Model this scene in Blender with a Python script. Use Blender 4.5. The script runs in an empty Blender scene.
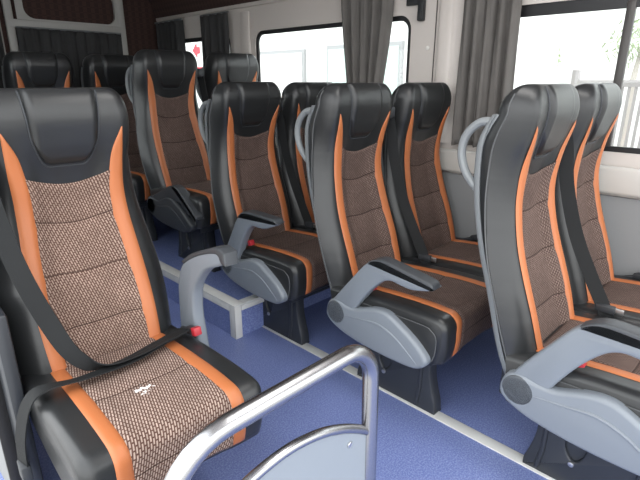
import bpy, bmesh, math, random
from mathutils import Vector, Matrix
random.seed(7)
sc = bpy.context.scene
COL = sc.collection
PI = math.pi

# ------------------------------------------------------------------ materials
def _new(name):
    m = bpy.data.materials.new(name); m.use_nodes = True
    nt = m.node_tree
    return m, nt, nt.nodes['Principled BSDF']

def mat(name, col, rough=.5, metal=0., bump=0., bscale=200., var=0., vscale=6., spec=.5, coat=0.):
    m, nt, b = _new(name)
    b.inputs['Base Color'].default_value = (*col, 1)
    b.inputs['Roughness'].default_value = rough
    b.inputs['Metallic'].default_value = metal
    b.inputs['Specular IOR Level'].default_value = spec
    b.inputs['Coat Weight'].default_value = coat
    tc = nt.nodes.new('ShaderNodeTexCoord')
    if var:
        n = nt.nodes.new('ShaderNodeTexNoise'); n.inputs['Scale'].default_value = vscale; n.inputs['Detail'].default_value = 4
        mx = nt.nodes.new('ShaderNodeMix'); mx.data_type = 'RGBA'
        mx.inputs[6].default_value = (*[c*(1-var) for c in col], 1); mx.inputs[7].default_value = (*[min(1, c*(1+var)) for c in col], 1)
        nt.links.new(tc.outputs['Object'], n.inputs['Vector']); nt.links.new(n.outputs['Fac'], mx.inputs[0])
        nt.links.new(mx.outputs[2], b.inputs['Base Color'])
    if bump:
        n = nt.nodes.new('ShaderNodeTexNoise'); n.inputs['Scale'].default_value = bscale; n.inputs['Detail'].default_value = 3
        bp = nt.nodes.new('ShaderNodeBump'); bp.inputs['Strength'].default_value = bump; bp.inputs['Distance'].default_value = .002
        nt.links.new(tc.outputs['Object'], n.inputs['Vector']); nt.links.new(n.outputs['Fac'], bp.inputs['Height'])
        nt.links.new(bp.outputs['Normal'], b.inputs['Normal'])
    return m

def weave(name, dark, light, w=.0092, h=.0105, stain=None, slope=.25, mortar=.0022):
    """woven upholstery: slanted pale dashes on a dark ground, laid out in metres along the cloth"""
    m, nt, b = _new(name)
    b.inputs['Roughness'].default_value = .95; b.inputs['Specular IOR Level'].default_value = .15
    uv = nt.nodes.new('ShaderNodeUVMap')
    sep = nt.nodes.new('ShaderNodeSeparateXYZ'); nt.links.new(uv.outputs[0], sep.inputs[0])
    sh = nt.nodes.new('ShaderNodeMath'); sh.operation = 'MULTIPLY_ADD'; sh.inputs[1].default_value = slope
    nt.links.new(sep.outputs['Y'], sh.inputs[0]); nt.links.new(sep.outputs['X'], sh.inputs[2])
    cmb = nt.nodes.new('ShaderNodeCombineXYZ')
    nt.links.new(sep.outputs['Y'], cmb.inputs['X']); nt.links.new(sh.outputs[0], cmb.inputs['Y'])
    br = nt.nodes.new('ShaderNodeTexBrick')
    br.inputs['Scale'].default_value = 1.0
    br.inputs['Brick Width'].default_value = h*1.35; br.inputs['Row Height'].default_value = w*.72
    br.inputs['Mortar Size'].default_value = mortar; br.inputs['Mortar Smooth'].default_value = .6
    br.inputs['Color1'].default_value = (*light, 1); br.inputs['Color2'].default_value = (*[c*.72 for c in light], 1)
    br.inputs['Mortar'].default_value = (*dark, 1)
    nt.links.new(cmb.outputs[0], br.inputs['Vector'])
    out = br.outputs['Color']
    n = nt.nodes.new('ShaderNodeTexNoise'); n.inputs['Scale'].default_value = 9; nt.links.new(uv.outputs[0], n.inputs['Vector'])
    mp = nt.nodes.new('ShaderNodeMapRange'); mp.inputs['To Min'].default_value = .8; mp.inputs['To Max'].default_value = 1.2
    nt.links.new(n.outputs['Fac'], mp.inputs['Value'])
    mul = nt.nodes.new('ShaderNodeMix'); mul.data_type = 'RGBA'; mul.blend_type = 'MULTIPLY'; mul.inputs[0].default_value = 1
    nt.links.new(out, mul.inputs[6]); nt.links.new(mp.outputs[0], mul.inputs[7]); out = mul.outputs[2]
    if stain:
        d = nt.nodes.new('ShaderNodeVectorMath'); d.operation = 'DISTANCE'; d.inputs[1].default_value = (*stain, 0)
        nt.links.new(uv.outputs[0], d.inputs[0])
        mr = nt.nodes.new('ShaderNodeMapRange'); mr.inputs['From Min'].default_value = .01; mr.inputs['From Max'].default_value = .055
        mr.inputs['To Min'].default_value = .42; mr.inputs['To Max'].default_value = 0; nt.links.new(d.outputs['Value'], mr.inputs['Value'])
        n2 = nt.nodes.new('ShaderNodeTexNoise'); n2.inputs['Scale'].default_value = 75; n2.inputs['Detail'].default_value = 3
        nt.links.new(uv.outputs[0], n2.inputs['Vector'])
        ad = nt.nodes.new('ShaderNodeMath'); ad.operation = 'ADD'; nt.links.new(n2.outputs['Fac'], ad.inputs[0]); nt.links.new(mr.outputs[0], ad.inputs[1])
        gt = nt.nodes.new('ShaderNodeMapRange'); gt.inputs['From Min'].default_value = .86; gt.inputs['From Max'].default_value = .93
        nt.links.new(ad.outputs[0], gt.inputs['Value'])
        m3 = nt.nodes.new('ShaderNodeMix'); m3.data_type = 'RGBA'; nt.links.new(gt.outputs[0], m3.inputs[0])
        nt.links.new(out, m3.inputs[6]); m3.inputs[7].default_value = (.85, .82, .8, 1); out = m3.outputs[2]
    for v in (.300, .567, .726, .880):
        cp = nt.nodes.new('ShaderNodeMath'); cp.operation = 'COMPARE'; cp.inputs[1].default_value = v; cp.inputs[2].default_value = .0022
        nt.links.new(sep.outputs['Y'], cp.inputs[0])
        sc_ = nt.nodes.new('ShaderNodeMath'); sc_.operation = 'MULTIPLY'; sc_.inputs[1].default_value = .75; nt.links.new(cp.outputs[0], sc_.inputs[0])
        sm = nt.nodes.new('ShaderNodeMix'); sm.data_type = 'RGBA'; nt.links.new(sc_.outputs[0], sm.inputs[0])
        nt.links.new(out, sm.inputs[6]); sm.inputs[7].default_value = (*[c*.45 for c in dark], 1); out = sm.outputs[2]
    nt.links.new(out, b.inputs['Base Color'])
    bp = nt.nodes.new('ShaderNodeBump'); bp.inputs['Strength'].default_value = .35; bp.inputs['Distance'].default_value = .001
    nt.links.new(br.outputs['Fac'], bp.inputs['Height']); bp.invert = True; nt.links.new(bp.outputs['Normal'], b.inputs['Normal'])
    return m

def leather(name, col, rough):
    m, nt, b = _new(name)
    b.inputs['Base Color'].default_value = (*col, 1); b.inputs['Roughness'].default_value = rough
    tc = nt.nodes.new('ShaderNodeTexCoord')
    n = nt.nodes.new('ShaderNodeTexVoronoi'); n.inputs['Scale'].default_value = 420
    w = nt.nodes.new('ShaderNodeTexNoise'); w.inputs['Scale'].default_value = 9; w.inputs['Detail'].default_value = 2
    mp = nt.nodes.new('ShaderNodeMapping'); mp.inputs['Scale'].default_value = (.6, .6, 2.2)
    nt.links.new(tc.outputs['Object'], mp.inputs[0]); nt.links.new(mp.outputs[0], w.inputs['Vector']); nt.links.new(tc.outputs['Object'], n.inputs['Vector'])
    b1 = nt.nodes.new('ShaderNodeBump'); b1.inputs['Strength'].default_value = .12; b1.inputs['Distance'].default_value = .0008
    b2 = nt.nodes.new('ShaderNodeBump'); b2.inputs['Strength'].default_value = .25; b2.inputs['Distance'].default_value = .006
    nt.links.new(n.outputs['Distance'], b1.inputs['Height']); nt.links.new(w.outputs['Fac'], b2.inputs['Height'])
    nt.links.new(b1.outputs['Normal'], b2.inputs['Normal']); nt.links.new(b2.outputs['Normal'], b.inputs['Normal'])
    return m

M = {}
M['leather'] = leather('black_leather', (.019, .020, .021), .33)
M['orange'] = leather('orange_leather', (.43, .137, .047), .45)
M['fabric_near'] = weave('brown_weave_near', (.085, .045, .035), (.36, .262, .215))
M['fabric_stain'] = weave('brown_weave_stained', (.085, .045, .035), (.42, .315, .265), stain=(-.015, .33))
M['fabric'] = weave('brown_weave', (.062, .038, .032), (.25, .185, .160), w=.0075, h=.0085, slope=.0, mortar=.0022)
M['piping'] = mat('grey_piping', (.075, .078, .08), .5)
M['grey'] = mat('grey_plastic', (.175, .195, .220), .42, bump=.06, bscale=500)
M['shell'] = mat('shell_plastic', (.175, .187, .195), .45, bump=.08, bscale=400)
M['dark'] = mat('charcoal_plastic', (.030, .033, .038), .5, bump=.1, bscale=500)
M['discm'] = mat('slate_plastic', (.065, .072, .08), .55, bump=.25, bscale=600)
M['pad'] = mat('arm_pad_rubber', (.042, .046, .052), .5, bump=.15, bscale=500)
M['metal_black'] = mat('black_painted_steel', (.022, .025, .031), .42, bump=.05, bscale=300)
M['chrome'] = mat('polished_steel', (.37, .37, .38), .26, 1.0, bump=.05, bscale=60)
M['steel'] = mat('dull_steel', (.55, .55, .55), .35, 1.0)
M['red'] = mat('red_button', (.38, .02, .03), .4)
M['belt'] = mat('belt_webbing', (.015, .016, .017), .7, bump=.3, bscale=900, spec=.2)
M['alu'] = mat('brushed_aluminium_strip', (.60, .60, .585), .42, .0, var=.12, vscale=14)
M['panel'] = mat('grey_plate', (.21, .235, .265), .5, bump=.05)
M['white'] = mat('warm_white_panel', (.60, .555, .52), .55, bump=.03, bscale=150, var=.03)
M['ledge'] = mat('pale_grey_panel', (.50, .48, .45), .35, bump=.03)
M['lower'] = mat('grey_lower_lining', (.20, .205, .21), .7, bump=.15)
M['rubber'] = mat('black_window_rubber', (.012, .012, .014), .45)
M['bronze'] = mat('dark_window_bar', (.05, .045, .043), .4)
M['curtain'] = mat('grey_curtain_cloth', (.135, .127, .120), .95, bump=.3, bscale=350, var=.2, vscale=10, spec=.2)
M['curtain_dark'] = mat('charcoal_curtain_cloth', (.048, .048, .049), .95, bump=.3, bscale=350, var=.25, vscale=8, spec=.2)
M['rear_white'] = mat('rear_door_white', (.42, .41, .39), .5)
M['seam'] = mat('dark_seam', (.08, .07, .065), .7)
M['leaf'] = mat('pale_leaves', (.36, .44, .24), .7, var=.5, vscale=3)
M['bark'] = mat('bark', (.42, .38, .34), .9)
M['facade'] = mat('pale_render', (.82, .82, .79), .8, var=.03)
M['facade_trim'] = mat('grey_facade_trim', (.34, .34, .34), .7)
M['shop'] = mat('pale_green_shutter', (.50, .60, .55), .7)
M['sign_red'] = mat('sign_red', (.75, .03, .05), .5)
M['road'] = mat('asphalt', (.42, .41, .40), .9, var=.15)
M['fence'] = mat('fence_paint', (.30, .28, .27), .6)
M['box_black'] = mat('black_box_plastic', (.02, .021, .023), .5)
M['cap_white'] = mat('white_cap', (.8, .78, .75), .4)

def carpet_panel(name, a, b_):
    m, nt, b = _new(name); b.inputs['Roughness'].default_value = .95
    tc = nt.nodes.new('ShaderNodeTexCoord')
    mp = nt.nodes.new('ShaderNodeMapping'); mp.inputs['Rotation'].default_value = (PI/4, 0, 0)
    nt.links.new(tc.outputs['Object'], mp.inputs[0])
    ch = nt.nodes.new('ShaderNodeTexChecker'); ch.inputs['Scale'].default_value = 34
    ch.inputs['Color1'].default_value = (*a, 1); ch.inputs['Color2'].default_value = (*b_, 1)
    nt.links.new(mp.outputs[0], ch.inputs['Vector']); nt.links.new(ch.outputs['Color'], b.inputs['Base Color'])
    return m
M['brown'] = carpet_panel('brown_quilted_lining', (.058, .030, .025), (.040, .021, .018))

def vinyl(name, base, light):
    m, nt, b = _new(name)
    tc = nt.nodes.new('ShaderNodeTexCoord')
    n = nt.nodes.new('ShaderNodeTexNoise'); n.inputs['Scale'].default_value = 190; n.inputs['Detail'].default_value = 2
    n2 = nt.nodes.new('ShaderNodeTexNoise'); n2.inputs['Scale'].default_value = 3; n2.inputs['Detail'].default_value = 5
    for k in (n, n2): nt.links.new(tc.outputs['Object'], k.inputs['Vector'])
    r = nt.nodes.new('ShaderNodeValToRGB'); r.color_ramp.elements[0].position = .42; r.color_ramp.elements[1].position = .75
    r.color_ramp.elements[0].color = (*base, 1); r.color_ramp.elements[1].color = (*light, 1)
    nt.links.new(n.outputs['Fac'], r.inputs['Fac'])
    mx = nt.nodes.new('ShaderNodeMix'); mx.data_type = 'RGBA'; mx.blend_type = 'MULTIPLY'; mx.inputs[0].default_value = .5
    nt.links.new(r.outputs['Color'], mx.inputs[6]); 
    mr = nt.nodes.new('ShaderNodeMapRange'); mr.inputs['To Min'].default_value = .6; mr.inputs['To Max'].default_value = 1.3
    nt.links.new(n2.outputs['Fac'], mr.inputs['Value']); nt.links.new(mr.outputs[0], mx.inputs[7])
    nt.links.new(mx.outputs[2], b.inputs['Base Color'])
    b.inputs['Roughness'].default_value = .38
    return m
M['vinyl'] = vinyl('blue_speckled_vinyl', (.120, .158, .365), (.27, .32, .54))

def glass():
    m = bpy.data.materials.new('window_glass'); m.use_nodes = True; nt = m.node_tree; nt.nodes.clear()
    o = nt.nodes.new('ShaderNodeOutputMaterial'); mx = nt.nodes.new('ShaderNodeMixShader')
    t = nt.nodes.new('ShaderNodeBsdfTransparent'); t.inputs[0].default_value = (.93, .95, .95, 1)
    g = nt.nodes.new('ShaderNodeBsdfGlossy'); g.inputs['Roughness'].default_value = .02
    lw_ = nt.nodes.new('ShaderNodeLayerWeight'); pw = nt.nodes.new('ShaderNodeMath'); pw.operation = 'POWER'; pw.inputs[1].default_value = 5
    f = nt.nodes.new('ShaderNodeMath'); f.operation = 'MULTIPLY_ADD'; f.inputs[1].default_value = .5; f.inputs[2].default_value = .03
    nt.links.new(lw_.outputs['Facing'], pw.inputs[0]); nt.links.new(pw.outputs[0], f.inputs[0])
    nt.links.new(f.outputs[0], mx.inputs[0]); nt.links.new(t.outputs[0], mx.inputs[1]); nt.links.new(g.outputs[0], mx.inputs[2])
    nt.links.new(mx.outputs[0], o.inputs[0]); return m
M['glass'] = glass()

# ------------------------------------------------------------------ helpers
def link(name, me, m=None, parent=None, smooth=None):
    o = bpy.data.objects.new(name, me); COL.objects.link(o)
    if m is not None: me.materials.append(m)
    if parent is not None: o.parent = parent
    if smooth is not None:
        for p in me.polygons: p.use_smooth = True
        if smooth < 179: me.set_sharp_from_angle(angle=math.radians(smooth))
    return o

def obj(name, bm, m, parent=None, smooth=35):
    bmesh.ops.recalc_face_normals(bm, faces=bm.faces)
    me = bpy.data.meshes.new(name); bm.to_mesh(me); bm.free()
    return link(name, me, m, parent, smooth)

def thing(name, label, cat, loc=(0, 0, 0), rotz=0, group=None):
    o = bpy.data.objects.new(name, None); COL.objects.link(o)
    o.empty_display_size = .05; o.location = loc; o.rotation_euler = (0, 0, rotz)
    return tag(o, label, cat, group)

def tag(o, label=None, cat=None, group=None, kind=None):
    if label: o['label'] = label
    if cat: o['category'] = cat
    if group: o['group'] = group
    if kind: o['kind'] = kind
    return o

def add_box(bm, x0, x1, y0, y1, z0, z1, bevel=0, seg=2):
    r = bmesh.ops.create_cube(bm, size=1)
    vs = r['verts']
    for v in vs:
        v.co = Vector(((x0+x1)/2 + v.co.x*(x1-x0), (y0+y1)/2 + v.co.y*(y1-y0), (z0+z1)/2 + v.co.z*(z1-z0)))
    if bevel:
        es = list({e for v in vs for e in v.link_edges})
        bmesh.ops.bevel(bm, geom=es, offset=bevel, segments=seg, affect='EDGES', profile=.5, clamp_overlap=True)
    return bm

def box(*a, **k): return add_box(bmesh.new(), *a, **k)

def spline(pts, n=6, closed=True):
    """Catmull-Rom through 2-D or 3-D points"""
    P = [Vector(p) for p in pts]; N = len(P); out = []
    for i in range(N if closed else N-1):
        if closed: p0, p1, p2, p3 = P[i-1], P[i], P[(i+1) % N], P[(i+2) % N]
        else: p0, p1, p2, p3 = P[max(i-1, 0)], P[i], P[i+1], P[min(i+2, N-1)]
        for k in range(n):
            t = k/n
            out.append(.5*((2*p1) + (p2-p0)*t + (2*p0-5*p1+4*p2-p3)*t*t + (3*p1-p0-3*p2+p3)*t**3))
    if not closed: out.append(P[-1])
    return out

def add_prism(bm, poly, x0, x1, bevel=.006, seg=2, axis='x'):
    """extrude a (y,z) outline from x0 to x1 (or an (x,z) outline along y) with rounded rims"""
    def P(p, s): return (s, p[0], p[1]) if axis == 'x' else (p[0], s, p[1])
    area = sum(poly[i-1][0]*poly[i][1]-poly[i][0]*poly[i-1][1] for i in range(len(poly)))
    pl = poly if area > 0 else list(reversed(poly))
    N = len(pl)
    def inset(d):
        o = []
        for i in range(N):
            a, b, c = Vector(pl[i-1][:2]), Vector(pl[i][:2]), Vector(pl[(i+1) % N][:2])
            t = (c-a)
            if t.length < 1e-9: t = Vector((1, 0))
            t.normalize(); o.append(b + Vector((-t.y, t.x))*d)
        return o
    rings = []
    sgn = 1 if x1 > x0 else -1
    for k in range(seg+1):
        a = k/seg*PI/2
        rings.append((x0 + sgn*bevel*(1-math.sin(a)), inset(bevel*(1-math.cos(PI/2-a)) if False else bevel*(1-math.sin(a)))))
    # round: ring 0 is the cap (inset = bevel), last ring the full outline
    R = []
    for k in range(seg+1):
        a = k/seg*PI/2
        R.append((x0 + sgn*bevel*(1-math.cos(a)), inset(bevel*(1-math.sin(a)))))
    for k in range(seg, -1, -1):
        a = k/seg*PI/2
        R.append((x1 - sgn*bevel*(1-math.cos(a)), inset(bevel*(1-math.sin(a)))))
    loops = [[bm.verts.new(P(p, s)) for p in ring] for s, ring in R]
    for A, B in zip(loops, loops[1:]):
        for i in range(N):
            j = (i+1) % N
            bm.faces.new((A[i], A[j], B[j], B[i]))
    bm.faces.new(list(reversed(loops[0]))); bm.faces.new(loops[-1])
    return bm

def prism(*a, **k): return add_prism(bmesh.new(), *a, **k)

def add_tube(bm, pts, r, seg=12, caps=True):
    P = [Vector(p) for p in pts]; rings = []
    up = None
    for i, p in enumerate(P):
        t = (P[min(i+1, len(P)-1)] - P[max(i-1, 0)]).normalized()
        if up is None: up = t.orthogonal().normalized()
        up = (up - t*up.dot(t)).normalized(); s = t.cross(up)
        rr = r[i] if isinstance(r, (list, tuple)) else r
        rings.append([bm.verts.new(p + (up*math.cos(2*PI*k/seg) + s*math.sin(2*PI*k/seg))*rr) for k in range(seg)])
    for A, B in zip(rings, rings[1:]):
        for k in range(seg): bm.faces.new((A[k], A[(k+1) % seg], B[(k+1) % seg], B[k]))
    if caps: bm.faces.new(list(reversed(rings[0]))); bm.faces.new(rings[-1])
    return bm

def tube(*a, **k): return add_tube(bmesh.new(), *a, **k)

def ribbon(pts, dirs, width, thick=.0016, n=8):
    """flat webbing through pts; dirs give the across direction at each point"""
    P = spline(pts, n, False); D = spline(dirs, n, False)
    bm = bmesh.new(); rows = []
    for i, (p, d) in enumerate(zip(P, D)):
        t = (P[min(i+1, len(P)-1)] - P[max(i-1, 0)]).normalized()
        d = (d - t*d.dot(t)).normalized(); nrm = t.cross(d)
        w = width/2
        rows.append([bm.verts.new(p + d*a + nrm*b) for a, b in ((-w, -thick), (w, -thick), (w, thick), (-w, thick))])
    for A, B in zip(rows, rows[1:]):
        for k in range(4): bm.faces.new((A[k], A[(k+1) % 4], B[(k+1) % 4], B[k]))
    bm.faces.new(rows[0]); bm.faces.new(rows[-1])
    return bm

def grid_mesh(name, f, ns, nt_, m, parent, uvf=None):
    """patch f(s,t) with uv in metres"""
    vs, fs, uvs = [], [], []
    for j in range(nt_+1):
        for i in range(ns+1):
            s, t = i/ns, j/nt_
            vs.append(f(s, t)); uvs.append(uvf(s, t) if uvf else (s, t))
    for j in range(nt_):
        for i in range(ns):
            a = j*(ns+1)+i; fs.append((a, a+1, a+ns+2, a+ns+1))
    me = bpy.data.meshes.new(name); me.from_pydata(vs, [], fs); me.update()
    ul = me.uv_layers.new(name='UVMap')
    for p in me.polygons:
        for li in p.loop_indices: ul.data[li].uv = uvs[me.loops[li].vertex_index]
    return link(name, me, m, parent, 180)

def lerp(a, b, t): return a+(b-a)*t
def sst(a, b, x):
    t = max(0., min(1., (x-a)/(b-a))); return t*t*(3-2*t)
def table(tab):
    xs = [a for a, _ in tab]
    def f(z):
        if z <= xs[0]: return tab[0][1]
        if z >= xs[-1]: return tab[-1][1]
        for i in range(len(xs)-1):
            if xs[i] <= z <= xs[i+1]:
                h = xs[i+1]-xs[i]; t = (z-xs[i])/h
                def sl(k):
                    k0, k1 = max(k-1, 0), min(k+1, len(xs)-1)
                    return (tab[k1][1]-tab[k0][1])/(xs[k1]-xs[k0])
                m0, m1 = sl(i)*h, sl(i+1)*h
                return (2*t**3-3*t*t+1)*tab[i][1] + (t**3-2*t*t+t)*m0 + (-2*t**3+3*t*t)*tab[i+1][1] + (t**3-t*t)*m1
    return f

# ------------------------------------------------------------------ the seat (local: x across, -y faces front, z up from its floor)
_W = table([(.36, .214), (.42, .220), (.50, .228), (.58, .231), (.66, .228), (.73, .220), (.85, .203), (.97, .195), (1.07, .197), (1.13, .193)])
_YF = table([(.36, .115), (.44, .137), (.54, .167), (.71, .227), (.80, .250), (.88, .260), (.98, .252), (1.05, .236), (1.10, .226), (1.13, .224)])
_YB = table([(.36, .215), (.44, .245), (.575, .285), (.722, .331), (.868, .362), (1.012, .370), (1.06, .358), (1.105, .334), (1.13, .318)])
_RC = table([(.36, .028), (.80, .030), (.92, .022), (1.02, .008), (1.10, .004), (1.19, .0)])
ZC, HC = 1.110, .080                                   # where the rounded top begins, and its height
def capk(z):
    if z <= ZC: return 0.
    q = min(1, (z-ZC)/HC); return 1-math.sqrt(max(0, 1-q*q))
def Wf(z): return _W(min(z, ZC)) - .060*capk(z)
def YF(z): return _YF(min(z, ZC)) + .032*capk(z)
def YB(z): return _YB(min(z, ZC)) - .058*capk(z)
def REC(z): return _RC(z)
def yfront(x, z):
    a = abs(x)/Wf(z)
    y = YF(z) + REC(z)*(1-sst(.28, .60, a))
    d = min(.085, (YB(z)-YF(z))*.62)
    a0 = lerp(.64, .80, sst(.92, 1.06, z))
    if a > a0: y += d*((min(a, 1)-a0)/(1-a0))**2.3
    return y

def backrest_body(parent):
    fr = [0, .15, .3, .42, .5, .58, .66, .74, .82, .88, .93, .97, .99, 1.0]
    zs = [.37+i*.0195 for i in range(39)] + [ZC+HC*math.sin(k/14*PI/2) for k in range(1, 15)]
    bm = bmesh.new(); loops = []
    for z in zs:
        W = Wf(z); yb = YB(z); half = []
        for a in fr: half.append((a*W, yfront(a*W, z)))
        ye = half[-1][1]; q = min(1, (yb-YF(z))/.08); ys = max(ye+.002, yb-.028*q)
        Wb = min(W, .193)                       # the back is narrower than the flared side bolsters
        half += [(lerp(W, Wb, .12), lerp(ye, ys, .3)), (lerp(W, Wb, .62), lerp(ye, ys, .75)), (Wb, ys), (Wb*.985, yb-.014*q), (Wb*.94, yb-.004*q), (Wb*.85, yb), (Wb*.5, yb+.006*q), (0, yb+.008*q)]
        full = [(x, y) for x, y in half] + [(-x, y) for x, y in reversed(half[1:-1])]
        loops.append([bm.verts.new((x, y, z)) for x, y in full])
    N = len(loops[0])
    for A, B in zip(loops, loops[1:]):
        for k in range(N): bm.faces.new((A[k], A[(k+1) % N], B[(k+1) % N], B[k]))
    bm.faces.new(loops[0]); bm.faces.new(loops[-1])
    return obj('backrest', bm, M['leather'], parent, 70)

def back_shell(parent):
    """plastic shell on the rear whose rim shows as a pale line along the side"""
    prof = []
    bm = bmesh.new(); loops = []
    zs = [.33+i*.03 for i in range(29)]
    zs = [z for z in zs if z < 1.07] + [1.08, 1.095, 1.11]
    for z in zs:
        zz = max(z, .37); W = min(Wf(zz), .193)+.003; yb = YB(zz) if z >= .37 else YB(zz)-(.37-z)*.55
        top = sst(1.02, 1.11, z)
        d = .010*(1-top)+.003
        half = [(W-.006, yb-d), (W, yb-d), (W, yb-.002), (W-.006, yb+.007), (W*.8, yb+.016*(1-.3*top)), (0, yb+.022*(1-.3*top))]
        inner = [(0, yb+.006), (W*.8, yb+.002), (W-.006, yb-.012)]
        ring = [(x, y) for x, y in half] + [(-x, y) for x, y in reversed(half[:-1])] + [(-x, y) for x, y in reversed(inner[1:])] + [(x, y) for x, y in inner]
        loops.append([bm.verts.new((x, y, z)) for x, y in ring])
    N = len(loops[0])
    for A, B in zip(loops, loops[1:]):
        for k in range(N): bm.faces.new((A[k], A[(k+1) % N], B[(k+1) % N], B[k]))
    bm.faces.new(loops[0]); bm.faces.new(loops[-1])
    return obj('back_shell', bm, M['shell'], parent, 50)

FXI = table([(.40, .116), (.52, .120), (.62, .119), (.72, .112), (.82, .104), (.90, .102), (.96, .109), (1.02, .121), (1.085, .150)])   # inner edge of stripe
FXO = table([(.40, .154), (.52, .160), (.62, .161), (.72, .157), (.82, .149), (.90, .146), (.96, .148), (1.02, .150), (1.085, .152)])   # outer edge

def edge_puff(s, t, w=.12, wt=.06):
    a = min(s, 1-s)/w; b = min(t, 1-t)/wt
    return min(1, max(0, min(a, b)))**.5

def backrest_trim(back, fabric):
    seams = (.525, .672, .815)
    def top(x): return .928 + .030*(abs(x)/.10)**2
    def ff(s, t):
        xx = lerp(-1, 1, s); zt = top(xx*.10); z = lerp(.41, zt, t); x = xx*(FXI(z)+.003)
        g = max(math.exp(-((z-q)/.0045)**2) for q in seams)
        puff = .0035 + .0050*(1-max(math.exp(-((z-q)/.020)**2) for q in seams)) - .0015*g
        return (x, yfront(x, z)-puff*(.25+.75*edge_puff(s, t, .06, .02)), z)
    grid_mesh('fabric_panel', ff, 26, 120, fabric, back, lambda s, t: ((s-.5)*2*FXI(lerp(.41, .93, t)), lerp(.41, .93, t)*1.08))
    for sg in (-1, 1):
        pp = []
        for k in range(46):
            z = lerp(.40, 1.165, k/45); W = Wf(z); ye = yfront(W, z)
            pp.append((sg*(W+.0003), ye+.004, z))
        obj('edge_piping', tube(pp, .0024, 6), M['piping'], back)
    for sg in (-1, 1):
        def fs(s, t):
            z = lerp(.40, 1.082, t); x = sg*lerp(FXI(z), FXO(z), s)
            return (x, yfront(x, z)-.0015-.0045*edge_puff(s, t, .3, .03), z)
        st = grid_mesh('side_stripe', fs, 8, 60, M['orange'], back)
        st['label'] = 'orange leather stripe'
    # headrest pad: a raised U-shaped cushion with a stitched groove round it
    def hp(s, t):
        u = lerp(-1, 1, s)
        zt, zb = ZC+HC*.93, .985
        zlow = zb + .085*max(0, (abs(u)-.45)/.55)**2.4
        z = lerp(zlow, zt, t)
        w = .082 + .010*((z-zb)/(zt-zb))
        x = u*min(w, Wf(z)*.97)
        e = edge_puff(s, .5 if t > .5 else t, .10, .10)
        return (x, yfront(x, z)+.004-.020*e**.8*(1-.6*capk(z)), z + .005*e*capk(z))
    grid_mesh('headrest_pad', hp, 28, 36, M['leather'], back)
    # stitched piping around the pad and along the collar
    pts = []
    for k in range(41):
        u = lerp(-1, 1, k/40)
        zlow = .985 + .085*max(0, (abs(u)-.45)/.55)**2.4 - .005
        x = u*.0845
        pts.append((x, yfront(x, zlow)-.0005, zlow))
    L = [(-.0845-.010*i/10, 0, lerp(1.066, 1.183, i/10)) for i in range(10, 0, -1)]
    L = [(x, yfront(x, z)-.0005, z) for x, _, z in L]
    Rr = [(-x, y, z) for x, y, z in reversed(L)]
    obj('headrest_seam', tube(L+pts+Rr, .003, 6), M['dark'], back)

# cushion: profile path (y, z) from the back, over the top, round the nose and down
def cushion_path():
    p = [(.20, .425), (.13, .432), (.05, .440), (-.05, .448), (-.15, .453), (-.22, .454), (-.272, .452)]
    for k in range(1, 8):
        a = k/8*PI/2*.97
        p.append((-.272-.038*math.sin(a), .414+.038*math.cos(a)))
    p += [(-.310, .37), (-.308, .34), (-.303, .315), (-.296, .293)]
    return p
CP = cushion_path()
CL = [0]
for a, b in zip(CP, CP[1:]): CL.append(CL[-1]+math.hypot(b[0]-a[0], b[1]-a[1]))
def cpath(l):
    l = max(0, min(CL[-1], l))
    for i in range(len(CL)-1):
        if l <= CL[i+1]+1e-9:
            t = (l-CL[i])/(CL[i+1]-CL[i]); a, b = CP[i], CP[i+1]
            j0, j1 = max(i-1, 0), min(i+2, len(CP)-1)
            y, z = lerp(a[0], b[0], t), lerp(a[1], b[1], t)
            n0 = Vector((CP[i+1][0]-CP[j0][0], CP[i+1][1]-CP[j0][1])).normalized(); n1 = Vector((CP[j1][0]-CP[i][0], CP[j1][1]-CP[i][1])).normalized()
            tn = n0.lerp(n1, t).normalized()
            return y, z, (tn.y, -tn.x)      # outward normal (y,z)
def cpos(x, l, e):
    y, z, n = cpath(l)
    a = abs(x)
    nn = .010*sst(.07, .15, a) - .002                      # bolsters stand a little proud
    if n[0]*-1 > .6: nn *= .4
    e = e+nn
    ny, nz = (-n[0], -n[1]) if n[1] < -.2 else n
    return (x, y+ny*e, z+nz*e)
def cnormal_fix():
    y, z, n = cpath(CL[-1]*.3)
    return 1 if n[1] > 0 else -1
CS = cnormal_fix()
def cpos(x, l, e):
    y, z, n = cpath(l); a = abs(x)
    nn = (.009*sst(.07, .15, a) - .003)
    if a > .200: nn -= .018*((a-.200)/.028)**2.6
    e = e+nn
    return (x, y+CS*n[0]*e, z+CS*n[1]*e)

def cushion_body(parent):
    xs = [0, .05, .10, .13, .155, .175, .192, .205, .215, .222, .2265, .228]
    ls = [CL[-1]*k/44 for k in range(45)]
    bm = bmesh.new(); loops = []
    allx = [-x for x in reversed(xs[1:])] + xs
    for x in allx:
        loop = [bm.verts.new(cpos(x, l, 0)) for l in ls]
        y, z, n = cpath(CL[-1])
        ins = max(0, abs(x)-.212)
        loop.append(bm.verts.new((x, -.285+ins, .286))); loop.append(bm.verts.new((x, .0, .300))); loop.append(bm.verts.new((x, .20-ins, .330)))
        loops.append(loop)
    N = len(loops[0])
    for A, B in zip(loops, loops[1:]):
        for k in range(N): bm.faces.new((A[k], A[(k+1) % N], B[(k+1) % N], B[k]))
    bm.faces.new(loops[0]); bm.faces.new(loops[-1])
    return obj('cushion', bm, M['leather'], parent, 60)

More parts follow.
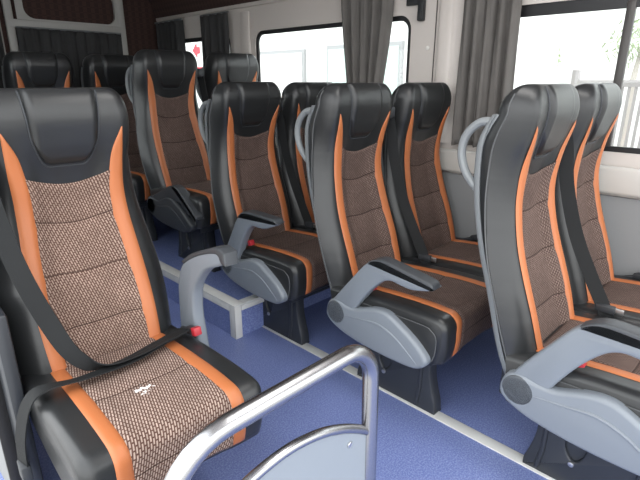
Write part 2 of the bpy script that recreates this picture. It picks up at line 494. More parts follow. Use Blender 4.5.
def cushion_trim(cu, fabric, side):
    lmax = CL[-1]-.012; l0 = .055
    seam = .30
    def xi(l): return .098
    def ff(s, t):
        l = lerp(l0, lmax, t); x = lerp(-1, 1, s)*.126
        g = math.exp(-((l-seam)/.004)**2)
        e = .0035 + .004*(1-math.exp(-((l-seam)/.03)**2)) - .0015*g
        return cpos(x, l, e*(.3+.7*edge_puff(s, t, .05, .02)))
    grid_mesh('seat_fabric', ff, 26, 110, fabric, cu, lambda s, t: ((s-.5)*.252, lerp(l0, lmax, t)))
    for sg in (-1, 1):
        def fs(s, t):
            l = lerp(l0, lmax, t); x = sg*lerp(.124, .162, s)
            return cpos(x, l, .001+.004*edge_puff(s, t, .3, .02))
        st = grid_mesh('side_stripe', fs, 8, 70, M['orange'], cu)
        st['label'] = 'orange leather stripe'
    if side:
        for sg in (-1,):
            poly = spline([(.14, .345), (.14, .405), (-.20, .42), (-.262, .41), (-.282, .38), (-.275, .312), (-.24, .302), (.0, .315)], 5)
            sp_ = obj('side_panel', prism([(p.x, p.y) for p in poly], sg*.225, sg*.2315, .003), M['leather'], cu)
            obj('panel_piping', tube([(sg*.2312, p.x, p.y) for p in poly]+[(sg*.2312, poly[0].x, poly[0].y)], .002, 6), M['piping'], cu)

def sq(y): return -.065+(y+.065)*.88
PIV = (sq(.17), .350)
def armrest(parent, x, tilt, m=None, length=1.0):
    m = m or M['grey']
    W = .044
    raw = [(.21, .345), (.200, .378), (.162, .425), (.097, .495), (.040, .555), (.005, .582), (-.030, .598), (-.075, .604), (-.175, .590), (-.274, .574), (-.289, .566),
           (-.285, .552), (-.241, .540), (-.199, .533), (-.150, .536), (-.105, .540), (-.060, .522), (.0, .468), (.055, .400), (.105, .330), (.150, .288), (.195, .298)]
    raw = [(sq(a), b+.008) for a, b in raw]
    poly = [(p.x-PIV[0], p.y-PIV[1]) for p in spline(raw, 4)]
    bm = prism(poly, x-W/2, x+W/2, .009, 3)
    arm = obj('armrest', bm, m, parent, 45)
    arm.location = (0, PIV[0], PIV[1])
    # dark soft top
    topl = [(.005, .585), (-.030, .602), (-.075, .609), (-.175, .596), (-.274, .581), (-.294, .572)]
    low = [(-.296, .556), (-.280, .563), (-.175, .578), (-.075, .593), (-.030, .590), (.000, .575)]
    topl = [(sq(a), b+.008) for a, b in topl]; low = [(sq(a), b+.008) for a, b in low]
    pp = [(p.x-PIV[0], p.y-PIV[1]) for p in spline(topl, 4, False)] + [(p.x-PIV[0], p.y-PIV[1]) for p in spline(low, 4, False)]
    obj('arm_pad', prism(pp, x-W/2-.003, x+W/2+.003, .006, 3), M['pad'], arm, 45)
    c = [(.046*math.cos(2*PI*k/28), .046*math.sin(2*PI*k/28)) for k in range(28)]
    obj('pivot_cap', prism(c, x-W/2-.006, x-W/2+.01, .003, 2), M['discm'], arm, 40)
    arm.rotation_euler = (-math.radians(tilt), 0, 0)
    return arm

def side_cover(parent, x, m=None):
    m = m or M['grey']
    raw = [(.232, .335), (.215, .385), (.165, .402), (.110, .394), (.060, .396), (-.019, .420), (-.075, .428), (-.125, .418), (-.222, .370), (-.270, .336), (-.295, .310), (-.290, .288),
           (-.265, .268), (-.220, .255), (-.10, .252), (.0, .256), (.077, .264), (.150, .278), (.212, .304)]
    poly = [(sq(p.x), p.y) for p in spline(raw, 4)]
    o = obj('side_cover', prism(poly, x-.022, x+.030, .014, 4), m, parent, 50)
    # moulded ridge following the upper edge
    ridge = spline([(.12, .352), (.03, .362), (-.06, .372), (-.14, .352), (-.21, .312), (-.255, .282)], 6, False)
    obj('cover_ridge', tube([(x-.0215, sq(p.x), p.y) for p in ridge], [.001+.004*math.sin(PI*min(1, (i+1)/len(ridge))) for i in range(len(ridge))], 8), m, o)
    return o

def pedestal(parent, x0, x1):
    out = spline([(.140, .0), (.139, .03), (.126, .075), (.113, .14), (.112, .22), (.112, .30)], 4, False)
    frt = spline([(-.205, .30), (-.204, .22), (-.208, .15), (-.222, .09), (-.235, .045), (-.238, .0)], 4, False)
    slot = spline([(-.035, .30), (-.033, .20), (-.028, .13), (-.003, .098), (.022, .13), (.028, .20), (.030, .30)], 5, False)
    poly = [(p.x, p.y) for p in out] + [(p.x, p.y) for p in reversed(slot)] + [(p.x, p.y) for p in frt]
    p = obj('pedestal', prism(poly, x0, x1, .006, 2), M['metal_black'], parent, 45)
    obj('inner_plate', box(x0+.012, x1-.008, -.20, .08, .02, .29), M['metal_black'], p)
    c = [(.000+.009*math.cos(2*PI*k/12), .088+.009*math.sin(2*PI*k/12)) for k in range(12)]
    obj('bolt', prism(c, x0-.005, x0+.01, .002), M['steel'], p)
    for yy in (-.17, .085):
        obj('flange', tube([(x0-.001, yy+.012, .02), (x0-.001, yy, .09), (x0-.001, yy-.002, .27)], .008, 8), M['metal_black'], p)
    return p

def buckle(parent, x, y, z, lean=-.35):
    bm = bmesh.new(); add_box(bm, -.011, .011, -.030, .030, -.012, .012, .005)
    o = obj('buckle', bm, M['dark'], parent); o.location = (x, y, z); o.rotation_euler = (lean, 0, 0)
    b = obj('release_button', box(-.0125, .0125, -.034, -.012, -.0125, .0135, .003), M['red'], o)
    b['label'] = 'red release button'
    obj('buckle_stalk', box(-.006, .006, .022, .075, -.008, .004, .002), M['dark'], o)
    return o

def make_seat(name, label, group, arm=True, fabric=None, side=True, tilt=0, handle=True, legs=True, buckle_at=None, armmat=None, belt=True, cfabric=None, arm_x=-.232, cover=True):
    t = thing(name, label, 'seat', group=group)
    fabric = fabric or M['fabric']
    b = backrest_body(t); backrest_trim(b, fabric)
    back_shell(t)
    c = cushion_body(t); cushion_trim(c, cfabric or fabric, side)
    fr = bmesh.new(); add_box(fr, -.19, .19, -.25, .20, .245, .30, .01); add_box(fr, -.17, -.12, .17, .23, .25, .40, .008); add_box(fr, .12, .17, .17, .23, .25, .40, .008)
    obj('seat_frame', fr, M['metal_black'], t)
    if legs:
        pedestal(t, -.123, -.070)
    if arm:
        armrest(t, arm_x, tilt, armmat)
        if cover: side_cover(t, -.238, armmat)
    if handle:
        hp = spline([(-.178, .335, 1.09), (-.180, .378, 1.085), (-.182, .414, 1.05), (-.182, .426, 1.00), (-.182, .410, .945), (-.176, .375, .90), (-.168, .350, .885)], 6, False)
        obj('grab_handle', tube(hp, .0125, 10), M['shell'], t)
    if buckle_at: buckle(t, *buckle_at)
    if belt:
        pts = [(.214, .290, 1.07), (.218, .268, 1.00), (.224, .245, .86), (.232, .195, .70), (.234, .125, .56), (.232, .070, .465), (.232, .05, .41)]
        d = [(.45, -1, 0)]*7
        s = obj('seat_belt', ribbon(pts, d, .044), M['belt'], t, 60)
        tg = obj('belt_tongue', box(.221, .243, .035, .095, .452, .478, .004), M['dark'], s)
        obj('tongue_plate', box(.229, .234, .01, .04, .455, .475, .001), M['steel'], tg)
        obj('shoulder_guide', box(.180, .238, .262, .318, 1.045, 1.095, .010), M['dark'], s)
    return t

def copy_tree(o, parent=None):
    c = o.copy(); COL.objects.link(c)
    if parent is not None:
        c.parent = parent; c.matrix_parent_inverse = o.matrix_parent_inverse
    for ch in list(o.children): copy_tree(ch, c)
    return c

def set_tilt(t, deg, m=None):
    for ch in t.children:
        if ch.name.split('.')[0] == 'armrest': ch.rotation_euler = (-math.radians(deg), 0, 0)

def set_recline(t, deg):
    """bring the upper seat forward a little about the hinge at the cushion"""
    a = math.radians(deg); py, pz = .20, .43
    for ch in t.children:
        if ch.name.split('.')[0] in ('backrest', 'back_shell', 'grab_handle'):
            ch.rotation_euler = (a, 0, 0)
            ch.location = (0, py-(py*math.cos(a)-pz*math.sin(a)), pz-(py*math.sin(a)+pz*math.cos(a)))

XA, XW = 1.508, 1.972          # aisle and window columns of the paired seats
ROW = [.288, 1.0, 1.72, 2.44]
ZS = .172                      # raised rear floor
GA, GW, GR = 'paired seats, aisle side', 'paired seats, window side', 'back bench seats'
aisle_labels = [
    'black and orange aisle seat nearest on the right, grey armrest cut by the frame',
    'black and orange aisle seat with lowered grey armrest, just behind the chrome rail',
    'black and orange aisle seat with raised grey armrest beside the blue step',
]
a1 = make_seat('bus_seat', aisle_labels[1], GA, buckle_at=(-.205, .03, .472), tilt=0)
a1.location = (XA, ROW[1], 0)
for r, tl in ((0, 4), (2, 9)):
    c = copy_tree(a1); c.location = (XA, ROW[r], 0); c['label'] = aisle_labels[r]; set_tilt(c, tl)
    if r == 2: set_recline(c, 2.6)
window_labels = [
    'black and orange window seat at the far right, before the big barred window',
    'black and orange window seat in front of the white pillar with the hinge',
    'black and orange window seat half hidden, below the window with the middle curtain',
    'black and orange window seat on the raised rear floor, below a side curtain',
]
w1 = make_seat('bus_seat', window_labels[1], GW, arm=False, handle=True, side=False, belt=False, legs=False, buckle_at=(.205, .05, .46))
lw = obj('wall_bracket', box(.19, .245, -.20, .12, .245, .29, .008), M['metal_black'], w1)
w1.location = (XW, ROW[1], 0)
for r in (0, 2, 3):
    c = copy_tree(w1); c.location = (XW, ROW[r], ZS if r == 3 else 0); c['label'] = window_labels[r]
d1 = make_seat('bus_seat', 'black and orange aisle seat on the raised rear floor with the armrest and cover darkened for shade', GA, armmat=M['dark'], tilt=-28, handle=True)  # charcoal on this armrest and cover stands in for the shade there
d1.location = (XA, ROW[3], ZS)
rear_labels = [
    'dark back-row seat under the rear window curtain, second from the right of the back row',
    'dark back-row seat beside the white rear door frame, at the left picture edge',
    'dark back-row seat with visible headrest, next to the taller rear aisle seat',
    'dark back-row seat in the corner by the side window, mostly hidden',
]
r0 = make_seat('bus_seat', rear_labels[0], GR, arm=False, handle=False, side=False, belt=False, legs=True)
r0.location = (1.062, 3.20, ZS)
for x, l in ((.60, rear_labels[1]), (1.524, rear_labels[2]), (1.986, rear_labels[3])):
    c = copy_tree(r0); c.location = (x, 3.20, ZS); c['label'] = l

# front left single seat (its own belt is fastened across the cushion)
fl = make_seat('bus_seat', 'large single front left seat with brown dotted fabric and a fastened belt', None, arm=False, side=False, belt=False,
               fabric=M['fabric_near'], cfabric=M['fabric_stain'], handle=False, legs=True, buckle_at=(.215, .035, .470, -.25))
fl.location = (.459, 1.190, 0); fl.rotation_euler = (0, 0, math.radians(-2.5)); fl.scale = (1.01, 1, .992)
obj('belt_post', box(-.268, -.234, .10, .22, .0, .66, .010), M['metal_black'], fl)
raw = [(.150, .33), (.172, .40), (.170, .50), (.160, .585), (.125, .655), (.060, .700), (-.02, .733), (-.095, .757), (-.130, .748), (-.128, .728), (-.08, .705), (-.02, .678),
       (.030, .632), (.062, .580), (.072, .50), (.060, .42), (.052, .33), (.10, .30)]
ar = obj('armrest', prism([(p.x, p.y) for p in spline(raw, 4)], .240, .280, .010, 3), M['grey'], fl, 45)
pd = [(p.x, p.y) for p in spline([(.118, .672), (.058, .710), (-.02, .743), (-.095, .769), (-.137, .762)], 4, False)] + [(p.x, p.y) for p in spline([(-.141, .726), (-.115, .724), (-.095, .747), (-.02, .728), (.055, .694), (.108, .662)], 3, False)]
obj('arm_pad', prism(pd, .238, .282, .006, 3), M['pad'], ar, 45)
sb = obj('seat_belt', ribbon([(-.205, .245, 1.0), (-.200, .195, .88), (-.182, .150, .74), (-.148, .105, .60), (-.115, .058, .510), (-.065, .012, .478), (.03, .012, .472), (.12, .03, .474), (.195, .045, .478)],
                             [(1, -.2, .3), (1, -.25, .3), (1, -.3, .35), (1, -.3, .5), (.7, -.5, .6), (.35, -.75, .4), (.1, -.9, .35), (0, -1, .3), (0, -1, .2)], .047), M['belt'], fl, 60)
obj('lap_strap', ribbon([(-.275, .07, .24), (-.268, .055, .34), (-.245, .025, .44), (-.205, .00, .482), (-.12, -.005, .474), (.0, .005, .468), (.10, .03, .470), (.19, .047, .476)],
                        [(.25, -1, 0), (.25, -1, 0), (.2, -1, .2), (.1, -1, .2), (.1, -1, .3), (.1, -1, .1), (.1, -1, .1), (0, -1, .1)], .046), M['belt'], sb, 60)
obj('belt_anchor', box(-.285, -.262, .045, .095, .20, .25, .004), M['dark'], sb)

# ------------------------------------------------------------------ grab rail by the door
YR = .5; rt = .0165
rail = thing('grab_rail', 'bent chrome grab rail with a grey plate, in front of the left seat', 'handrail', (.436, YR, -.30))
def rp(x, z): return (x-.436, 0, z+.30)
prof = [(.212, -.30), (.212, .30), (.212, .60)] + [(.212+.105*(1-math.cos(a*PI/16)), .625+.105*math.sin(a*PI/16)) for a in range(0, 9)]
prof += [(.40, .730), (.50, .730)] + [(.572+.078*math.sin(a*PI/16), .652+.078*math.cos(a*PI/16)) for a in range(0, 9)] + [(.652, .55), (.655, .30), (.655, -.30)]
obj('rail_tube', tube([rp(*p) for p in prof], rt, 20), M['chrome'], rail, 60)
arch = [(.212, .50), (.25, .553), (.30, .588), (.36, .608), (.435, .614), (.51, .600), (.57, .575), (.62, .545), (.653, .520)]
ap = spline(arch, 5, False)
obj('arch_tube', tube([rp(p.x, p.y) for p in ap], .0095, 14), M['chrome'], rail, 60)
plate = [(p.x-.436, p.y+.30) for p in ap] + [(.652-.436, .0), (.215-.436, .0)]
pl = obj('guard_plate', prism(plate, -.004, .004, .001, 1, axis='y'), M['panel'], rail, 30)
for px, pz in ((.586, .532), (.28, .52)):
    c = [(px-.436+.006*math.cos(2*PI*k/12), pz+.30+.006*math.sin(2*PI*k/12)) for k in range(12)]
    obj('screw', prism(c, -.007, -.003, .001, 1, axis='y'), M['steel'], pl)

# ------------------------------------------------------------------ setting
def struct(name, bm, m, parent=None, smooth=35):
    o = obj(name, bm, m, parent, smooth)
    if parent is None: o['kind'] = 'structure'
    return o

XR, YE = 2.22, 4.10
struct('floor', box(.16, 2.30, -.9, YE+.05, -.06, 0), M['vinyl'])
st = struct('floor_platform', box(1.217, 2.24, 1.765, YE, 0.0, ZS), M['vinyl'])
struct('floor_platform_rear', box(.2, 1.217, 2.93, YE, 0.0, ZS), M['vinyl'])
# metal edge strips
struct('trim_1', box(1.374, 1.422, -.85, 1.765, 0, .005, .002), M['alu'])
bm = bmesh.new(); add_box(bm, 1.205, 1.262, 1.7535, 2.93, ZS-.003, ZS+.006, .002); add_box(bm, 1.206, 1.213, 1.802, 2.93, ZS-.035, ZS-.004, .001)
struct('trim_2', bm, M['alu'])
bm = bmesh.new(); add_box(bm, 1.2635, 1.40, 1.7535, 1.800, ZS-.004, ZS+.006, .002); add_box(bm, 1.247, 1.40, 1.7535, 1.761, ZS-.03, ZS-.005, .002)
struct('trim_3', bm, M['alu'])
bm = bmesh.new(); add_box(bm, 1.206, 1.214, 1.756, 1.800, 0, ZS-.004, .001); add_box(bm, 1.206, 1.245, 1.7545, 1.762, 0, ZS-.0045, .001)
struct('trim_4', bm, M['alu'])

def rrect(y0, y1, z0, z1, r, n=6):
    pts = []
    for cy, cz, a0 in ((y1-r, z1-r, 0), (y0+r, z1-r, PI/2), (y0+r, z0+r, PI), (y1-r, z0+r, 1.5*PI)):
        for k in range(n+1):
            a = a0+k/n*PI/2; pts.append((cy+r*math.cos(a), cz+r*math.sin(a)))
    return pts

def plate_hole(bm, rect, hole, X, thick):
    """wall plate with a rounded opening: outline points are pushed out to the rectangle; a reveal gives thickness"""
    y0, y1, z0, z1 = rect; N = len(hole); n = N//4
    inner = [bm.verts.new((X, y, z)) for y, z in hole]
    deep = [bm.verts.new((X+thick, y, z)) for y, z in hole]
    corners = [(y1, z1), (y0, z1), (y0, z0), (y1, z0)]
    cv = [bm.verts.new((X, *c)) for c in corners]
    for q in range(4):
        seg = inner[q*n:(q+1)*n]
        for a, b in zip(seg, seg[1:]): bm.faces.new((a, b, cv[q]))
        a = seg[-1]; b = inner[((q+1)*n) % N]
        bm.faces.new((a, b, cv[(q+1) % 4], cv[q]))
    for i in range(N):
        j = (i+1) % N; bm.faces.new((inner[i], inner[j], deep[j], deep[i]))

def ring_prism(outer, inner, x0, x1):
    bm = bmesh.new(); N = len(outer)
    V = [[bm.verts.new((x, *p)) for p in L] for L, x in ((outer, x0), (outer, x1), (inner, x1), (inner, x0))]
    for a in range(4):
        A, B = V[a], V[(a+1) % 4]
        for i in range(N): bm.faces.new((A[i], A[(i+1) % N], B[(i+1) % N], B[i]))
    return bm

# right wall with three window openings
holes = [(-.75, 1.242, .925, 1.502, .07), (1.535, 2.80, .925, 1.512, .07), (3.08, 3.78, .945, 1.512, .06)]
bm = bmesh.new()
zlo, zhi = .885, 1.69
edges = [-.95, 1.38, 2.93, YE+.02]
for (h, e0, e1) in zip(holes, edges, edges[1:]):
    plate_hole(bm, (e0, e1, zlo, zhi), rrect(*h), XR, .024)
add_box(bm, XR, XR+.024, -.95, YE+.02, -.02, zlo)
wr = struct('wall_right', bm, M['white'], smooth=20)
wo = obj('outer_skin', box(XR+.024, XR+.05, -.95, YE, -.3, .9), M['white'], wr)
# header roll, quilted cove, pillar mouldings, ledge, lower lining: fixed trim of the shell
cove = [(XR+.02, 1.690), (XR-.012, 1.690), (XR-.05, 1.80), (XR-.16, 1.96), (XR-.36, 2.06), (XR-.36, 2.10), (XR+.02, 2.10)]
struct('trim_5', prism(cove, -.95, YE, .002, 1, axis='y'), M['brown'])
struct('trim_6', box(XR-.035, XR, -.9, YE, .760, .872, .016, seg=3), M['ledge'])
struct('trim_7', box(XR-.012, XR, -.9, YE, .0, .752, .004), M['lower'])
pil = spline([(1.262, 0), (1.285, -.006), (1.30, -.024), (1.335, -.028), (1.362, -.022), (1.374, -.004), (1.38, 0)], 4, False)
bm = bmesh.new()
A = [bm.verts.new((XR+p.y, p.x, .90)) for p in pil]; B = [bm.verts.new((XR+p.y, p.x, 1.60)) for p in pil]
C_ = [bm.verts.new((XR-.0005, p.x, 1.66)) for p in pil]
for L0, L1 in ((A, B), (B, C_)):
    for i in range(len(pil)-1): bm.faces.new((L0[i], L0[i+1], L1[i+1], L1[i]))
struct('trim_8', bm, M['white'], smooth=60)
struct('trim_9', box(XR-.003, XR+.001, 1.389, 1.394, .9, 1.69), M['seam'])
struct('trim_10', box(XR-.014, XR, -.9, YE, 1.665, 1.692, .006), M['white'])
bm = box(XR-.022, XR-.0, 2.835, 2.93, .90, 1.64, .012)
struct('trim_11', bm, M['white'])
bm = bmesh.new(); add_box(bm, XR-.02, XR-.003, 1.46, 1.56, 1.55, 1.585, .004); add_box(bm, XR-.03, XR-.003, 1.452, 1.486, 1.475, 1.585, .006); add_box(bm, XR-.038, XR-.02, 1.458, 1.48, 1.48, 1.52, .004)
hg = obj('window_hinge', bm, M['box_black'])
tag(hg, 'small black hinge on the white pillar between the windows', 'hinge')
c = [(1.429+.010*math.cos(2*PI*k/14), 1.351+.010*math.sin(2*PI*k/14)) for k in range(14)]
obj('screw_cover', prism(c, XR-.006, XR, .002), M['cap_white'], wr)

def window(name, h, bars, inset_top):
    y0, y1, z0, z1, r = h
    root = bpy.data.objects.new(name, None); COL.objects.link(root); root['kind'] = 'structure'
    root.location = (XR+.03, (y0+y1)/2, z0)
    def loc(bm):
        bmesh.ops.translate(bm, verts=bm.verts, vec=Vector((-XR-.03, -(y0+y1)/2, -z0))); return bm
    o = rrect(y0-.002, y1+.002, z0-.002, z1+.002, r); i = rrect(y0+.024, y1-.024, z0+.022, z1-inset_top, max(.02, r-.02))
    obj('window_frame', loc(ring_prism(o, i, XR+.010, XR+.022)), M['rubber'], root)
    obj('pane', loc(box(XR+.018, XR+.021, y0+.01, y1-.01, z0+.01, z1-.01)), M['glass'], root)
    for yb in bars: obj('window_bar', loc(box(XR+.006, XR+.026, yb-.016, yb+.016, z0+.02, z1-.02, .004)), M['bronze'], root)
    return root
window('window_1', holes[0], (.565,), .046)
window('window_2', holes[1], (), .024)
window('window_3', holes[2], (), .030)

root = bpy.data.objects.new('window_4', None); COL.objects.link(root); root['kind'] = 'structure'; root.location = (.18, 2.85, .95)
bm = ring_prism(rrect(1.948, 3.752, .948, 1.512, .07), rrect(1.974, 3.726, .972, 1.486, .05), .178, .19); bmesh.ops.translate(bm, verts=bm.verts, vec=Vector((-.18, -2.85, -.95)))
obj('window_frame', bm, M['rubber'], root)
obj('pane', box(.001, .004, -.89, .89, .01, .55), M['glass'], root)
# curtains
def curtain(label, X, y0, y1, ztop, zbot, folds, m, bot=None, amp=.022, group='side window curtains', yaxis=True):
    """gathered cloth; bot = (y0,y1) at the lower edge"""
    b0, b1 = bot or (y0, y1)
    ns, nt_ = folds*10, 24
    ph = random.random()*6
    bm = bmesh.new(); rows = []
    for j in range(nt_+1):
        t = j/nt_; row = []
        for i in range(ns+1):
            s = i/ns
            u = lerp(lerp(y0, b0, sst(0, 1, t)), lerp(y1, b1, sst(0, 1, t)), s)
            w = amp*(.75+.25*t)*math.sin(s*folds*2*PI+ph+.5*math.sin(3*t+ph)) + .35*amp*math.sin(s*folds*4.7*PI+2*ph+1.3*t)
            z = lerp(ztop, zbot, t) + .004*math.sin(s*folds*2*PI)*(t > .95)
            row.append(bm.verts.new((X+w, u, z) if yaxis else (u, X+w, z)))
        rows.append(row)
    for A, B in zip(rows, rows[1:]):
        for i in range(ns): bm.faces.new((A[i], A[i+1], B[i+1], B[i]))
    o = obj('curtain', bm, m, None, 180)
    md = o.modifiers.new('thickness', 'SOLIDIFY'); md.thickness = .004
    rod = [(X, lerp(y0, y1, -.02), ztop+.004), (X, lerp(y0, y1, 1.02), ztop+.004)] if yaxis else [(y0, X, ztop+.004), (y1, X, ztop+.004)]
    r = obj('curtain_rail', tube(rod, .006, 8), M['shell'], o)
    return tag(o, label, 'curtain', group)
curtain('grey pleated curtain gathered at the edge of the big right window', XR-.045, .965, 1.235, 1.64, .90, 5, M['curtain'], (.955, 1.235))
curtain('grey pleated curtain hanging in the middle of the second window', XR-.045, 1.630, 1.985, 1.64, .93, 5, M['curtain'], (1.70, 1.90))
curtain('grey curtain at the front edge of the small rear side window', XR-.04, 3.04, 3.37, 1.645, .93, 4, M['curtain_dark'])
curtain('dark curtain in the rear corner beside the small side window', XR-.04, 3.66, 4.06, 1.645, .93, 5, M['curtain_dark'])
curtain('wide charcoal curtain covering the rear door window', YE-.05, 1.125, 1.868, 1.545, .80, 9, M['curtain_dark'], amp=.012, group=None, yaxis=False)
curtain('charcoal curtain on the left rear door, cut by the picture edge', YE-.05, .36, 1.03, 1.545, .80, 8, M['curtain_dark'], amp=.012, group=None, yaxis=False)

# rear wall with the door frames
wre = struct('wall_rear', box(.16, XR+.06, YE, YE+.06, -.05, 2.12), M['brown'])
bm = bmesh.new()
for x0, x1 in ((.30, 1.045), (1.075, 1.925)):
    add_box(bm, x0+.01, x1-.01, YE-.034, YE, 1.548, 1.602, .010)                # cross bar
    add_box(bm, x0, x0+.055, YE-.030, YE, .2, 2.05, .012); add_box(bm, x1-.055, x1, YE-.030, YE, .2, 2.05, .012)
    add_box(bm, x0+.01, x1-.01, YE-.027, YE, 1.86, 2.04, .01)
    add_box(bm, x0, x1, YE-.028, YE, .2, .95, .01)
dr = struct('door_1', bm, M['rear_white'])
for x0, x1 in ((.36, .985), (1.20, 1.85)):
    o_ = rrect(x0-.05, x1+.03, 1.57, 1.86, .03); i_ = rrect(x0, x1, 1.612, 1.835, .07)
    bm = bmesh.new(); N = len(o_)
    V = [[bm.verts.new((p[0], yy, p[1])) for p in L] for L, yy in ((o_, YE-.026), (i_, YE-.026), (i_, YE))]
    for A_, B_ in zip(V, V[1:]):
        for i in range(N): bm.faces.new((A_[i], A_[(i+1) % N], B_[(i+1) % N], B_[i]))
    obj('door_panel_rim', bm, M['rear_white'], dr, 40)
# left wall behind the door opening, ceiling, rear pillar
lh = (1.95, 3.75, .95, 1.51, .07)
bm = bmesh.new(); plate_hole(bm, (1.405, YE, .90, 2.10), rrect(*lh), .20, -.03); add_box(bm, .17, .20, 1.405, YE, -.05, .90)
wl = struct('wall_left', bm, M['lower'], smooth=20)
struct('trim_12', box(.165, .203, 1.398, 1.407, -.05, 2.10, .003), M['rubber'])
struct('ceiling', box(.14, XR+.06, -.95, YE+.05, 2.10, 2.14), M['white'])
bx = thing('wall_socket', 'black plastic box on the pale wall beside the front left seat', 'socket box', (.20, 1.43, .22))
obj('housing', box(0, .02, -.09, .07, 0, .30, .006), M['box_black'], bx)
obj('cover_flap', box(.02, .028, -.06, .03, .20, .27, .004), M['dark'], bx)

# ------------------------------------------------------------------ outside
struct('ground', box(-30, 40, -25, 45, -.62, -.56), M['road'])
def shop(label, X, y0, y1, zt, units, m=M['facade']):
    t = thing('shop_building', label, 'building', (X, (y0+y1)/2, -.56))
    yc = (y0+y1)/2
    obj('wall', box(0, 3, y0-yc, y1-yc, 0, zt), m, t)
    obj('cornice', box(-.15, 0, y0-yc, y1-yc, zt-.15, zt), M['facade'], t)
    for (a, b, z0, z1, mm) in units:
        f = obj('shop_window', box(-.06, 0, a-yc, b-yc, z0, z1), M['facade_trim'], t)
        obj('shutter', box(-.08, -.05, a-yc+.06, b-yc-.06, z0+.06, z1-.07), mm, f)
    return t
shop('pale shop front with grey lintels seen through the second window', 7.0, 3.6, 9.2, 6.0,
     [(7.25, 8.75, .15, 2.33, M['facade']), (4.95, 6.65, .15, 2.36, M['shop'])])
shop('pale building far along the street behind the rear side window', 7.4, 9.6, 16.0, 5.0, [(12.6, 14.5, .2, 2.3, M['shop'])])
sg = thing('shop_sign', 'white street sign with red marks seen through the small rear window', 'sign', (6.7, 10.55, -.56))
obj('sign_board', box(0, .06, -1.3, 1.2, 1.75, 2.85, .01), M['facade'], sg)
obj('sign_post', box(.02, .07, -.04, .04, 0, 1.8), M['facade_trim'], sg)
for yo, s in ((.05, .22), (-.55, .15)):
    bm = bmesh.new()
    vs = [bm.verts.new((-.012, yo+s*a, 2.42+s*b)) for a, b in ((1, 0), (.1, .8), (.1, .35), (-.5, .3), (-.5, -.3), (.1, -.35), (.1, -.8))]
    bm.faces.new(vs); obj('sign_mark', bm, M['sign_red'], sg)
bm = bmesh.new(); add_box(bm, -.014, -.006, -1.25, .9, 1.80, 2.05); obj('sign_band', bm, M['sign_red'], sg)

# railing fence seen beyond the big window
fe = thing('railing_fence', 'pale vertical bar fence beyond the right end of the big window', 'fence', (5.2, .2, -.56))
bm = bmesh.new()
for k in range(60): y = -1.9+k*.055; add_box(bm, -.012, .012, y-.011, y+.011, .05, 1.72)
obj('bars', bm, M['fence'], fe)
obj('top_rail', box(-.02, .02, -2, 1.5, 1.70, 1.76), M['fence'], fe); obj('bottom_rail', box(-.02, .02, -2, 1.5, .1, .16), M['fence'], fe)
for y in (-1.95, -.2, 1.48): obj('post', box(-.03, .03, y-.03, y+.03, 0, 1.85), M['fence'], fe)

def tree(label, loc, h, r, n):
    t = thing('street_tree', label, 'tree', loc)
    obj('trunk', tube([(0, 0, 0), (.03, .02, h*.4), (-.04, .03, h*.75), (0, 0, h)], [.09, .07, .05, .02], 8), M['bark'], t)
    bm = bmesh.new()
    for _ in range(n):
        d = Vector((random.gauss(0, 1), random.gauss(0, 1), random.gauss(0, 1))).normalized()*r*random.random()**.4
        p = Vector((0, 0, h)) + Vector((d.x, d.y, d.z*.7)); s = random.uniform(.05, .10)
        q = Matrix.Rotation(random.random()*6, 3, 'X') @ Matrix.Rotation(random.random()*6, 3, 'Z')
        bm.faces.new([bm.verts.new(p + q @ Vector(v)*s) for v in ((-1, 0, 0), (0, -.5, .1), (1, 0, 0), (0, .5, .1))])
    obj('foliage', bm, M['leaf'], t, None)
tree('small pale green tree in the middle of the big window', (11.3, 4.4, -.56), 2.25, .45, 260)
tree('green tree behind the railing fence at the right edge', (9.5, 2.15, -.56), 2.35, .6, 380)
shop('washed out white building across the street behind the big window', 13.0, -9.0, 8.0, 5.5, [])

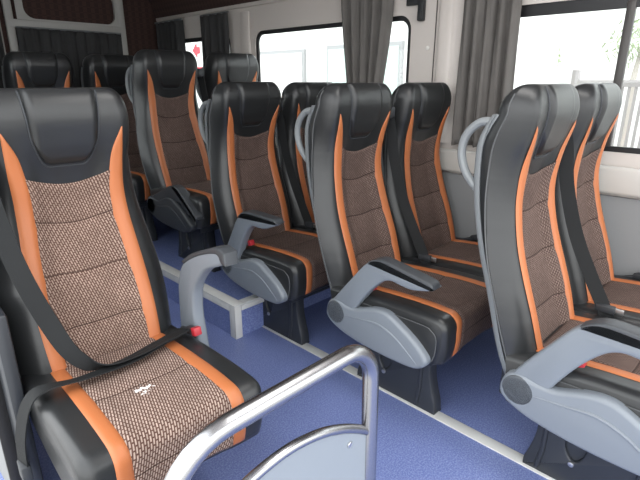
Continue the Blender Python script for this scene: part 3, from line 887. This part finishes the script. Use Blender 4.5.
# ------------------------------------------------------------------ light
wd = bpy.data.worlds.new('overcast'); sc.world = wd; wd.use_nodes = True
nt = wd.node_tree; nt.nodes.clear()
o = nt.nodes.new('ShaderNodeOutputWorld'); bg = nt.nodes.new('ShaderNodeBackground')
tc = nt.nodes.new('ShaderNodeTexCoord'); sp = nt.nodes.new('ShaderNodeSeparateXYZ'); rp_ = nt.nodes.new('ShaderNodeValToRGB')
mr = nt.nodes.new('ShaderNodeMapRange'); mr.inputs['From Min'].default_value = -.3; mr.inputs['From Max'].default_value = 1
nt.links.new(tc.outputs['Generated'], sp.inputs[0]); nt.links.new(sp.outputs['Z'], mr.inputs['Value']); nt.links.new(mr.outputs[0], rp_.inputs['Fac'])
rp_.color_ramp.elements[0].color = (.75, .75, .74, 1); rp_.color_ramp.elements[1].color = (.93, .97, 1, 1)
nt.links.new(rp_.outputs['Color'], bg.inputs['Color']); bg.inputs['Strength'].default_value = 3.2
nt.links.new(bg.outputs[0], o.inputs[0])
def area(name, loc, rot, size, power, col=(1, 1, 1)):
    l = bpy.data.lights.new(name, 'AREA'); l.shape = 'RECTANGLE'; l.size, l.size_y = size; l.energy = power; l.color = col
    ob = bpy.data.objects.new(name, l); COL.objects.link(ob); ob.location = loc; ob.rotation_euler = rot
    return ob
area('cabin_fill_light', (1.1, .2, 2.07), (0, 0, 0), (.5, 1.2), 9, (1, .98, .95))  # added fill light under the ceiling, brightens the cabin

# ------------------------------------------------------------------ camera
cam = bpy.data.cameras.new('camera'); co = bpy.data.objects.new('camera', cam); COL.objects.link(co)
f = 485.; pitch = math.atan(160/f); yaw = math.atan(520/math.hypot(f, 160))
F = Vector((math.sin(yaw)*math.cos(pitch), math.cos(yaw)*math.cos(pitch), -math.sin(pitch))); R = Vector((math.cos(yaw), -math.sin(yaw), 0)); U = R.cross(F)
co.matrix_world = Matrix(((R.x, U.x, -F.x, 0), (R.y, U.y, -F.y, 0), (R.z, U.z, -F.z, 1.2), (0, 0, 0, 1)))
cam.sensor_width = 36; cam.lens = 36*f/640; cam.clip_start = .02
sc.camera = co
sc.view_settings.view_transform = 'Standard'
sc.view_settings.look = 'None'
sc.view_settings.exposure = .55
